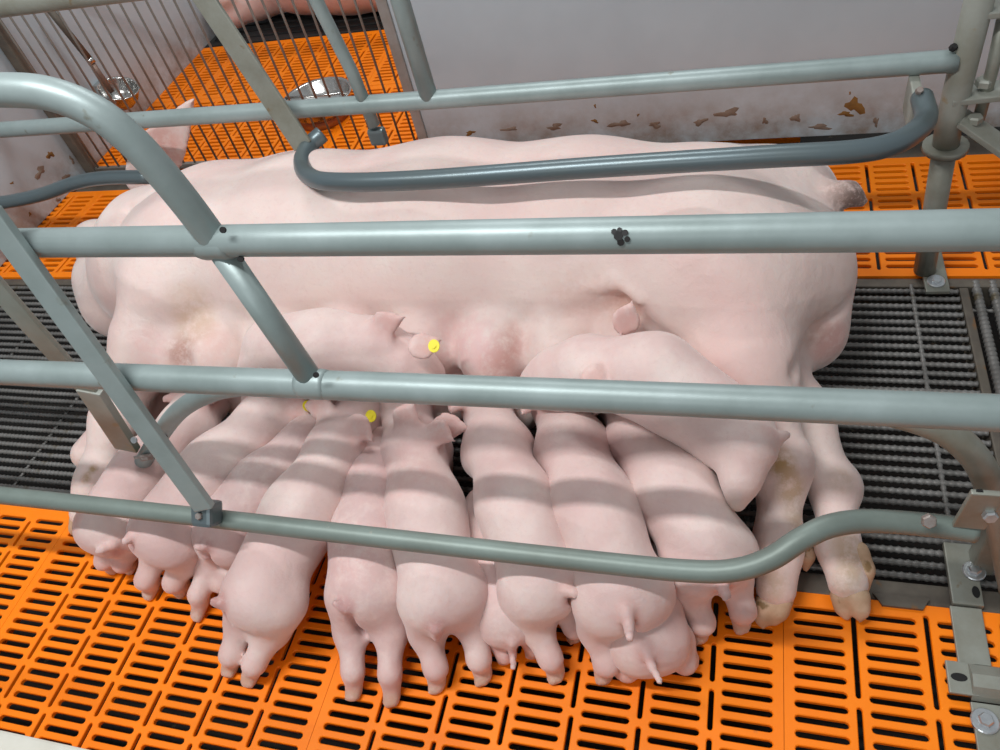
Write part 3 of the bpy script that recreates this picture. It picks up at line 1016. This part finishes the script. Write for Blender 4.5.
# ------------------------------------------------------------------ the sow
def build_sow():
    B = Blob()
    tor = [((0.033, 1.085, 0.185), 0.150), ((-0.075, 1.105, 0.200), 0.192), ((-0.28, 1.130, 0.202), 0.200), ((-0.55, 1.130, 0.206), 0.208),
           ((-0.85, 1.125, 0.202), 0.205), ((-1.06, 1.125, 0.198), 0.196), ((-1.24, 1.130, 0.180), 0.165)]
    B.chain([p for p, r in tor], [r for p, r in tor], k=0.05)
    # neck and head, lying on the cheek, snout towards the wall
    B.chain([(-1.24, 1.130, 0.180), (-1.38, 1.125, 0.130)], [0.165, 0.098], 0.05)
    B.chain([(-1.36, 1.125, 0.128), (-1.46, 1.155, 0.108), (-1.545, 1.215, 0.085)], [0.097, 0.088, 0.066], 0.03)
    B.ell((-1.41, 1.075, 0.085), (0.085, 0.065, 0.075), k=0.05)          # jowl
    B.cone((-1.55, 1.23, 0.08), (-1.585, 1.255, 0.075), 0.060, 0.054, 0.015)
    B.ell(at(97, 240, z=0.155), (0.065, 0.055, 0.05), k=0.03)             # brow
    # skin fold behind the head
    for (qa, qb), (qc, qd) in (((114, 240), (128, 210)), ((128, 210), (160, 186))):
        h0, h1 = B.hit(qa, qb), B.hit(qc, qd)
        if h0 is not None and h1 is not None:
            B.cone(h0, h1, 0.004, 0.005, 0.022, sub=True)
    eb, et = at(138, 190, z=0.24), at(192, 101, z=0.41)
    B.leaf(eb, et, (0.45, -0.85, 0.35), 0.058, 0.011, 4.0, 0.02)
    B.mark((eb + et) / 2, 0.085, (0.62, 0.30, 0.25), 0.75)
    eb2 = at(118, 222, z=0.22)
    B.leaf(eb2, eb2 + V((0.10, -0.035, 0.05)), (0.1, -0.5, 0.85), 0.05, 0.009, 4.0, 0.02)
    # shoulder, upper foreleg
    B.ell((-1.08, 1.03, 0.225), (0.15, 0.125, 0.145), k=0.07)
    elbow = at(150, 338, z=0.20)
    knee = at(117, 418, z=0.115)
    fet = at(97, 482, z=0.06)
    B.chain([(-1.10, 0.95, 0.24), elbow, knee, fet, at(86, 512, z=0.03)], [0.105, 0.066, 0.043, 0.034, 0.030], 0.04)
    B.ell(elbow + V((0.01, -0.012, 0.015)), (0.05, 0.045, 0.05), k=0.03)
    # lower foreleg below it
    B.chain([(-1.18, 0.95, 0.10), (-1.20, 0.82, 0.06), (-1.28, 0.70, 0.04)], [0.09, 0.055, 0.034], 0.04)
    # armpit fold
    ap = B.hit(184, 352, at(184, 352, z=0.19))
    
    B.ell(at(208, 368, z=0.15), (0.095, 0.065, 0.085), k=0.05)
    ap = B.hit(183, 346)
    B.cone(ap + V((0, 0, 0.004)), B.hit(180, 368) + V((0, 0.0, 0.0)), 0.010, 0.022, 0.03, sub=True)
    # udder along the belly
    for i, x in enumerate((-0.98, -0.84, -0.70, -0.56, -0.42, -0.29, -0.17)):
        B.ell((x, 0.915, 0.165), (0.070, 0.086, 0.080), k=0.03)
        B.ell((x + 0.02, 0.885, 0.065), (0.068, 0.080, 0.060), k=0.03)
        t0 = V((x, 0.845, 0.13))
        B.cone(t0, t0 + V((0, -0.035, -0.01)), 0.014, 0.009, 0.012)
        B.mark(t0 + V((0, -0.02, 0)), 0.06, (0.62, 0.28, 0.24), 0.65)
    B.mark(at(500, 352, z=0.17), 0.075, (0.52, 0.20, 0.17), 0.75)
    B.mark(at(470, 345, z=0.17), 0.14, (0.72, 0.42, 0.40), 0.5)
    # haunch and upper hind leg
    B.ell((-0.055, 1.03, 0.250), (0.165, 0.135, 0.125), k=0.07)
    stif = at(728, 372, z=0.215)
    hock = at(781, 468, z=0.125)
    can = at(778, 545, z=0.070)
    B.chain([(-0.02, 0.98, 0.23), stif + V((0.02, 0.03, -0.02)), hock, can, at(776, 588, z=0.04)], [0.125, 0.078, 0.036, 0.028, 0.029], 0.04)
    B.ell(hock + V((0.012, 0.008, 0.010)), (0.030, 0.030, 0.028), k=0.02)
    # lower hind leg
    hk2 = at(834, 490, z=0.06)
    B.chain([(0.0, 0.98, 0.11), at(800, 415, z=0.10), hk2, at(838, 545, z=0.048), at(848, 583, z=0.034)], [0.085, 0.046, 0.031, 0.026, 0.028], 0.03)
    B.ell(hk2 + V((0.012, 0.010, 0.0)), (0.026, 0.030, 0.026), k=0.02)
    B.ell(at(772, 206, z=0.23), (0.115, 0.095, 0.11), k=0.06)           # croup
    # rump: vulva fold and tail
    vp = at(808, 336, z=0.115)
    B.ell(vp, (0.060, 0.055, 0.062), k=0.05)
    c0, c1, c2 = B.hit(850, 300, vp), B.hit(815, 328, vp), B.hit(795, 372, vp)
    B.cone(c0, c1, 0.003, 0.006, 0.016, sub=True)
    B.cone(c1, c2, 0.006, 0.009, 0.016, sub=True)
    B.mark(B.hit(832, 342, vp), 0.06, (0.60, 0.33, 0.30), 0.75)
    B.mark(c1, 0.05, (0.52, 0.34, 0.28), 0.5)
    t0 = B.hit(830, 194, at(830, 194, z=0.22))
    B.chain([t0, t0 + V((0.028, -0.004, 0.004)), t0 + V((0.05, -0.012, -0.008))], [0.020, 0.015, 0.008], 0.025)
    B.mark(t0 + V((0.038, -0.01, 0)), 0.06, (0.13, 0.085, 0.07), 0.95)
    B.mark(t0, 0.05, (0.34, 0.23, 0.19), 0.5)
    # flank fold: loose skin ridges in front of the thigh
    for (ax_, ay_), (bx_, by_) in (((590, 288), (622, 300)), ((604, 282), (634, 302)), ((612, 276), (640, 300))):
        B.cone(B.hit(ax_, ay_) , B.hit(bx_, by_), 0.003, 0.0055, 0.014)
    B.cone(B.hit(626, 310) , B.hit(668, 348), 0.007, 0.012, 0.03, sub=True)
    B.cone(B.hit(560, 322) , B.hit(618, 304), 0.004, 0.007, 0.04, sub=True)
    B.mark(B.hit(628, 302), 0.06, (0.55, 0.30, 0.22), 0.65)
    B.mark(B.hit(585, 300), 0.09, (0.66, 0.46, 0.40), 0.5)
    # chest: flushed skin by the armpit, weals on the elbow
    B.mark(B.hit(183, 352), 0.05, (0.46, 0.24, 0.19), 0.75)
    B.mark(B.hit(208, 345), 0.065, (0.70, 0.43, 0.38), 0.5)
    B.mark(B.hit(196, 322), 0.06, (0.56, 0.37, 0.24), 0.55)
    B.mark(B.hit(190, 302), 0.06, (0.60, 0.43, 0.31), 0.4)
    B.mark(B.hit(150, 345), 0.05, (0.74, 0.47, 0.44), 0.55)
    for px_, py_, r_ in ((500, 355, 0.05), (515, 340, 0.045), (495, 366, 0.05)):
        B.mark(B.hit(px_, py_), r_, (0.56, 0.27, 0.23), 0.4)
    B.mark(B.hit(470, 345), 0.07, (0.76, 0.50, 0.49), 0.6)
    # manure marks on the hocks and shanks
    for px_, py_, r_, st_ in ((777, 460, 0.030, 0.75), (785, 468, 0.03, 0.6), (792, 490, 0.035, 0.6), (797, 515, 0.03, 0.5), (800, 540, 0.03, 0.45),
                              (842, 480, 0.03, 0.3), (848, 545, 0.035, 0.5), (852, 565, 0.03, 0.45), (770, 585, 0.04, 0.45), (846, 585, 0.035, 0.4),
                              (86, 478, 0.014, 0.7), (93, 469, 0.012, 0.8)):
        h_ = B.hit(px_, py_)
        if h_ is not None:
            B.mark(h_, r_, DIRT, st_)
    B.mark((-1.58, 1.25, 0.07), 0.08, ROSE, 0.7)
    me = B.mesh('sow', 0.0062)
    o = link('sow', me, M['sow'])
    tag(o, 'large pale pink sow lying on her side and nursing behind the crate rails', 'pig')
    # hooves: two claws each
    def hoof(a, tip, spread):
        H = Blob()
        a, tip, spread = V(a), V(tip), V(spread)
        for s in (-1, 1):
            H.chain([a * 0.62 + tip * 0.38 + spread * s * 0.8, a * 0.35 + tip * 0.65 + spread * s * 0.95, tip + spread * s * 0.7], [0.0195, 0.0140, 0.003], 0.005)
        m = H.mesh('hoof', 0.005)
        h = link('hoof', m, M['hoof'], o)
        return h
    hoof(at(776, 588, z=0.04), at(768, 628, z=0.008), (0.011, 0.003, 0.004))
    hoof(at(848, 583, z=0.036), at(854, 622, z=0.008), (0.010, -0.003, 0.006))
    hoof(at(86, 512, z=0.03), at(78, 535, z=0.010), (0.012, 0.003, 0.004))
    # dew claws
    for p0, p1 in ((at(800, 545, z=0.045), at(806, 568, z=0.018)), (at(858, 552, z=0.055), at(866, 590, z=0.020))):
        H = Blob().chain([p0, (p0 + p1) / 2 + V((0.004, 0, 0.004)), p1], [0.016, 0.013, 0.006], 0.006)
        link('dew_claw', H.mesh('dew_claw', 0.0045), M['hoof'], o)
    return o

sow = build_sow()

# ------------------------------------------------------------------ piglets
def piglet(label, rump, sh, nose, feet, tail, size=1.0, mid=None, ears=None, tags=(), stand=True, legs_from=None,
           front=True, fat=0.92, marks=(), extra=None, eye=False, dusky=0.0):
    B = Blob()
    R, S, N = at(rump[0], rump[1], z=rump[2]), at(sh[0], sh[1], z=sh[2]), at(nose[0], nose[1], z=nose[2])
    fw = unit(S - R)
    up = unit(V((0, 0, 1)) - fw * fw[2])
    sd = np.cross(fw, up)
    q = size * fat
    Mi = (R + S) / 2 + up * 0.006 if mid is None else at(mid[0], mid[1], z=mid[2])
    B.chain([R, Mi, S], [0.049 * q, 0.058 * q, 0.053 * q], 0.045)
    B.ell(R + up * 0.002, (0.056 * q, 0.053 * q, 0.049 * q), (fw, sd, up), 0.03)
    B.ell((R + Mi) / 2 + up * 0.004, (0.08 * q, 0.054 * q, 0.055 * q), (fw, sd, up), 0.03)
    Hc = S * 0.42 + N * 0.58
    hd = unit(N - S)
    B.chain([S, Hc], [0.050 * q, 0.044 * size], 0.03)
    B.chain([Hc, Hc * 0.35 + N * 0.65, N], [0.043 * size, 0.029 * size, 0.021 * size], 0.02)
    # hind legs
    for i, ft in enumerate(feet):
        s = ft[2] if len(ft) > 2 and ft[2] is not None else (-1 if i == 0 else 1)
        zf = ft[3] if len(ft) > 3 else 0.010
        Fp = at(ft[0], ft[1], z=zf)
        hip = R + sd * (0.029 * q * s) - up * 0.016 * size - fw * 0.006 * size
        L = Fp - hip
        kn = hip + L * 0.42 + fw * 0.012 * size + sd * 0.004 * s
        hk = hip + L * 0.70 - fw * 0.014 * size
        B.chain([hip, kn], [0.044 * q, 0.029 * size], 0.025)
        B.chain([kn, hk, hip + L * 0.86, Fp], [0.025 * size, 0.0165 * size, 0.0130 * size, 0.0120 * size], 0.012)
        toe = Fp - V((0, 0.010, 0.0)) * size
        toe[2] = max(0.007, zf - 0.002)
        for e_ in (-1, 1):
            B.cone(Fp + sd * 0.004 * e_, toe + sd * 0.005 * e_, 0.0098 * size, 0.0076 * size, 0.005)
        B.mark(toe, 0.035, TAN, 0.7)
        B.mark(hk, 0.035, ROSE, 0.4)
    if front:
        for s in (-1, 1):
            a = S + sd * 0.030 * s * q - up * 0.02
            g = V((a[0] + fw[0] * 0.01, a[1] + fw[1] * 0.01, 0.012))
            B.chain([a, (a + g) / 2 + fw * 0.01, g], [0.034 * size, 0.02 * size, 0.013 * size], 0.02)
    # tail
    if tail:
        b0 = B.hit(*tail[0][:2])
        if b0 is None:
            b0 = at_plane(tail[0][0], tail[0][1], R - fw * 0.056 * q, fw)
        T = [b0]
        for i, t in enumerate(tail[1:]):
            h_ = B.hit(t[0], t[1])
            if h_ is None or np.linalg.norm(h_ - T[-1]) > 0.06:
                h_ = at(t[0], t[1], z=T[-1][2] - 0.002)
            ray_ = unit(h_ - CAM)
            T.append(h_ - ray_ * (0.011 + 0.003 * i))
        rr = [0.0095 * size] + [max(0.0052, 0.0082 * size - 0.0010 * i) for i in range(len(T))]
        cr = T[0] - up * 0.012
        B.cone(cr - up * 0.004 - fw * 0.003, cr + fw * 0.004 - up * 0.062 * size, 0.003, 0.008, 0.014, sub=True)
        B.chain([T[0] + fw * 0.006] + T, rr, 0.004)
        B.mark(T[0], 0.03, PINK, 0.35)
        B.mark(cr - up * 0.010, 0.022, (0.50, 0.22, 0.20), 0.6)
    # ears
    side_h = unit(np.cross(hd, V((0, 0, 1))))
    up_h = unit(np.cross(side_h, hd))
    ear_list = []
    if ears is None:
        for s in (-1, 1):
            eb = Hc + side_h * 0.030 * s * size + up_h * 0.028 * size - hd * 0.012
            et = eb + side_h * 0.030 * s * size + up_h * 0.012 * size - hd * 0.040 * size
            ear_list.append((eb, et, up_h + side_h * s * 0.3))
    else:
        for (b, t, nn) in ears:
            ear_list.append((at(*b[:2], z=b[2]), at(*t[:2], z=t[2]), V(nn)))
    for eb, et, nn in ear_list:
        B.leaf(eb, et, nn, 0.024 * size, 0.0072, 6.0, 0.012)
        B.mark((eb + et) / 2, 0.042, ROSE, 0.6)
    B.mark(N, 0.05, ROSE, 0.5)
    for p, r, c, s in marks:
        h_ = B.hit(p[0], p[1])
        if h_ is not None:
            B.mark(h_, r, c, s)
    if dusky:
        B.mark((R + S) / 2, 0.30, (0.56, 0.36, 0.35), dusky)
    if extra:
        extra(B)
    me = B.mesh('piglet', 0.0052 if size > 0.8 else 0.005)
    o = link('piglet', me, M['piglet'])
    tag(o, label, 'piglet', 'piglets feeding at the sow')
    for p, nn in tags:
        pp = B.hit(p[0], p[1], at(*p[:2], z=p[2]))
        nn = unit(nn)
        pp = pp - unit(pp - CAM) * 0.010
        t = disc('ear_tag', pp, nn, 0.0095, M['yellow'], o, t=0.0016, sides=20, ry=0.0108)
        disc('tag_button', pp + nn * 0.0024, nn, 0.0042, M['yellow'], t, t=0.001, sides=12)
    if eye:
        for s in (-1, 1):
            ec = Hc * 0.7 + N * 0.3 + side_h * s * 0.031 * size + up_h * 0.018 * size
            E_ = Blob().ell(ec, (0.0055, 0.0055, 0.0055))
            link('eye', E_.mesh('eye', 0.002), M['eye'], o)
    return o

CN = (0.05, -0.62, 0.78)                        # ear and tag faces turned up and out

piglet('leftmost piglet of the row, its rump beside the wire floor', (108, 524, 0.125), (188, 425, 0.125), (222, 382, 0.10),
       [(113, 566), (130, 566)], [(113, 546, 0.125), (103, 549, 0.115), (98, 552, 0.105)], 0.95,
       marks=[((76, 517, 0.10), 0.03, PINK, 0.5)])
piglet('second piglet from the left, light back, both hind feet on the orange floor', (165, 530, 0.135), (268, 420, 0.135), (312, 378, 0.10),
       [(150, 590), (181, 588)], [(131, 537, 0.125), (126, 541, 0.118)], 1.05,
       ears=[((290, 400, 0.165), (310, 416, 0.15), CN), ((262, 398, 0.17), (240, 392, 0.16), CN)], tags=[((308, 406, 0.16), (0.85, -0.4, 0.35))])
piglet('shaded piglet with docked tail, third from the left, squeezed low', (226, 532, 0.12), (305, 448, 0.115), (345, 395, 0.09),
       [(198, 612), (225, 590)], [(205, 546, 0.13), (197, 547, 0.128)], 0.95,
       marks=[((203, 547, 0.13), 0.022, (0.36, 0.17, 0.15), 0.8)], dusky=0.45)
piglet('piglet under the rails with a round yellow tag in its upturned ear', (262, 592, 0.135), (338, 450, 0.14), (375, 395, 0.115),
       [(230, 666, -1), (250, 676, 1)], [(222, 604, 0.13), (214, 602, 0.125)], 1.05,
       ears=[((352, 420, 0.185), (372, 440, 0.175), CN), ((330, 408, 0.18), (305, 405, 0.17), CN)], tags=[((371, 416, 0.192), (0.1, -0.6, 0.8))],
       marks=[((218, 603, 0.13), 0.025, (0.42, 0.20, 0.18), 0.7)])
piglet('dark pinkish piglet, fifth from the left, sunk between two larger ones', (366, 588, 0.12), (374, 490, 0.115), (385, 435, 0.10),
       [(354, 690), (392, 696)], [(346, 608, 0.125), (336, 604, 0.125)], 0.98,
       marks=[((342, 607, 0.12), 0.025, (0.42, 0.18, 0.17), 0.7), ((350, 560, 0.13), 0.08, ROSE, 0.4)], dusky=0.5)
piglet('pink piglet with pricked open ears in the middle of the row', (441, 590, 0.135), (414, 450, 0.135), (400, 385, 0.10),
       [(437, 682), (483, 674)], [(436, 628, 0.125), (437, 637, 0.112)], 1.03,
       ears=[((432, 428, 0.185), (452, 440, 0.185), CN), ((400, 425, 0.19), (414, 402, 0.215), (0.3, -0.8, 0.5)), ((436, 425, 0.175), (468, 428, 0.165), CN)],
       marks=[((436, 632, 0.12), 0.03, (0.45, 0.2, 0.19), 0.55), ((405, 470, 0.17), 0.09, ROSE, 0.35)], dusky=0.15)
piglet('small low piglet in shade with tail hanging straight down', (512, 612, 0.075), (490, 545, 0.08), (480, 500, 0.07),
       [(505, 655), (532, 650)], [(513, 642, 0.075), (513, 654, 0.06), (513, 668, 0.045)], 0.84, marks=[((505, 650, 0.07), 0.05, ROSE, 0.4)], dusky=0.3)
piglet('piglet with its tail sticking out to the right, mid row', (542, 580, 0.14), (496, 446, 0.135), (480, 375, 0.09),
       [(556, 672), (575, 632)], [(566, 590, 0.135), (574, 593, 0.13), (580, 595, 0.13)], 1.02)
piglet('plump piglet whose thin tail hangs over a smaller one', (621, 590, 0.145), (572, 446, 0.135), (552, 378, 0.085),
       [(604, 672), (650, 650)], [(627, 612, 0.15), (629, 626, 0.13), (630, 638, 0.105)], 1.08)
piglet('small piglet tucked under the plump one, long tail pointing down right', (648, 638, 0.065), (630, 560, 0.07), (622, 510, 0.06),
       [(690, 660, 1), (622, 668, -1)], [(646, 652, 0.08), (652, 667, 0.055), (660, 682, 0.02)], 0.88)
piglet('rightmost standing piglet, beside the sow\'s hind legs', (708, 552, 0.135), (642, 440, 0.135), (616, 385, 0.085),
       [(700, 632), (742, 622)], [(722, 585, 0.12), (726, 596, 0.10)], 1.04)

def sprawl_right(B):
    B.chain([at(746, 452, z=0.215), at(741, 478, z=0.195), at(737, 502, z=0.172)], [0.042, 0.026, 0.014], 0.02)
    B.mark(at(737, 505, z=0.172), 0.03, PALE, 0.6)
piglet('piglet sprawled on top of the others against the sow\'s thigh', (732, 434, 0.205), (588, 372, 0.235), (535, 385, 0.19),
       [], [(766, 436, 0.20), (776, 438, 0.195), (786, 435, 0.195)], 1.12, mid=(655, 378, 0.25),
       ears=[((622, 330, 0.27), (632, 303, 0.30), (0.3, -0.85, 0.3)), ((585, 378, 0.285), (606, 383, 0.28), CN)], front=False, extra=sprawl_right)
def sprawl_left(B):
    B.chain([at(262, 372, z=0.20), at(258, 400, z=0.14), at(262, 420, z=0.11)], [0.045, 0.026, 0.014], 0.02)
piglet('piglet lying across the others by the sow\'s chest, round yellow ear tag', (275, 348, 0.23), (372, 348, 0.24), (432, 376, 0.19),
       [], None, 1.05, mid=(325, 346, 0.25),
       ears=[((374, 328, 0.29), (403, 318, 0.30), (0.0, -0.75, 0.6)), ((412, 350, 0.28), (440, 340, 0.275), (0.1, -0.6, 0.8))],
       tags=[((434, 346, 0.292), (0.1, -0.6, 0.8))], front=False, extra=sprawl_left)

# ------------------------------------------------------------------ next pen, seen through the rods
src = sow.data
neigh_me = src.copy()
n = len(neigh_me.vertices)
co = np.empty(n * 3, np.float32)
neigh_me.vertices.foreach_get('co', co)
co = co.reshape(-1, 3)
co[:, 1] = -co[:, 1]
neigh_me.vertices.foreach_set('co', co.ravel())
neigh_me.flip_normals()
neigh_me.update()
neigh = link('sow', neigh_me, M['sow'])
neigh.location = (-0.40, 3.97, 0.0)
tag(neigh, 'pink sow lying in the next pen, glimpsed through the rods at the top', 'pig')
for i in range(14):
    box('iron_slat', (-1.1, 2.665 + i * 0.052, -0.014), (1.9, 0.040, 0.028), M['iron'], floor, bevel=0.004)

def bowl(name, c, r, depth, material, label, cat, tilt=None):
    prof = [(0.15, -0.95), (0.6, -0.85), (0.86, -0.5), (0.97, -0.06), (1.0, 0.0), (1.06, 0.01), (1.07, -0.03), (1.02, -0.08), (0.92, -0.55), (0.65, -0.95), (0.2, -1.0)]
    verts, faces = [], []
    S_ = 28
    for q, h in prof:
        for k in range(S_):
            a = 2 * math.pi * k / S_
            verts.append((r * q * math.cos(a), r * q * math.sin(a), h * depth))
    for i in range(len(prof) - 1):
        for k in range(S_):
            k2 = (k + 1) % S_
            faces.append((i * S_ + k, (i + 1) * S_ + k, (i + 1) * S_ + k2, i * S_ + k2))
    faces.append(tuple(range(S_)))
    faces.append(tuple(reversed([(len(prof) - 1) * S_ + k for k in range(S_)])))
    root = empty(name, c)
    tag(root, label, cat)
    d = bpy.data.objects.new('dish', new_mesh('dish', verts, faces, True))
    d.data.materials.append(material)
    COL.objects.link(d)
    d.parent = root
    if tilt:
        d.rotation_euler = tilt
    return root

bc = at(317, 97, z=0.07)
fb = bowl('feeding_bowl', (bc[0], bc[1], 0.075), 0.108, 0.062, M['steel'], 'round steel feeding bowl on the orange floor behind the rods', 'bowl')
v, f = tube_geo([(0, 0, -0.073), (0, 0, -0.05)], [0.085, 0.07], 24)
o = bpy.data.objects.new('base', new_mesh('base', v, f, True)); o.data.materials.append(M['trough']); COL.objects.link(o); o.parent = fb
v, f = tube_geo([(-0.11, -0.0, 0.0), (0.11, 0.0, 0.0)], 0.004, 8)
o = bpy.data.objects.new('cross_bar', new_mesh('cross_bar', v, f, True)); o.data.materials.append(M['steel']); COL.objects.link(o); o.parent = fb

dp = at(118, 88, x=X_WALL + 0.075)
db = bowl('drinker_bowl', dp, 0.062, 0.06, M['steel'], 'small steel drinking cup with brown pipe on the left wall', 'drinker', tilt=(0.0, 0.35, 0.0))
top = at(45, 4, x=X_WALL + 0.05)
low_p = at(90, 60, x=X_WALL + 0.06)
end_p = at(112, 92, x=X_WALL + 0.075)
for nm, a, b, r, m in (('pipe', top, low_p, 0.011, M['rust']), ('nipple', low_p, end_p, 0.009, M['copper']), ('collar', low_p + (low_p - end_p) * 0.06, low_p - (low_p - end_p) * 0.10, 0.0125, M['steel'])):
    tube(nm, [a, (a + b) / 2, b], r, m, db)
box('bracket', (X_WALL + 0.012, dp[1], dp[2] - 0.01), (0.022, 0.05, 0.07), M['steel'], db, bevel=0.003)
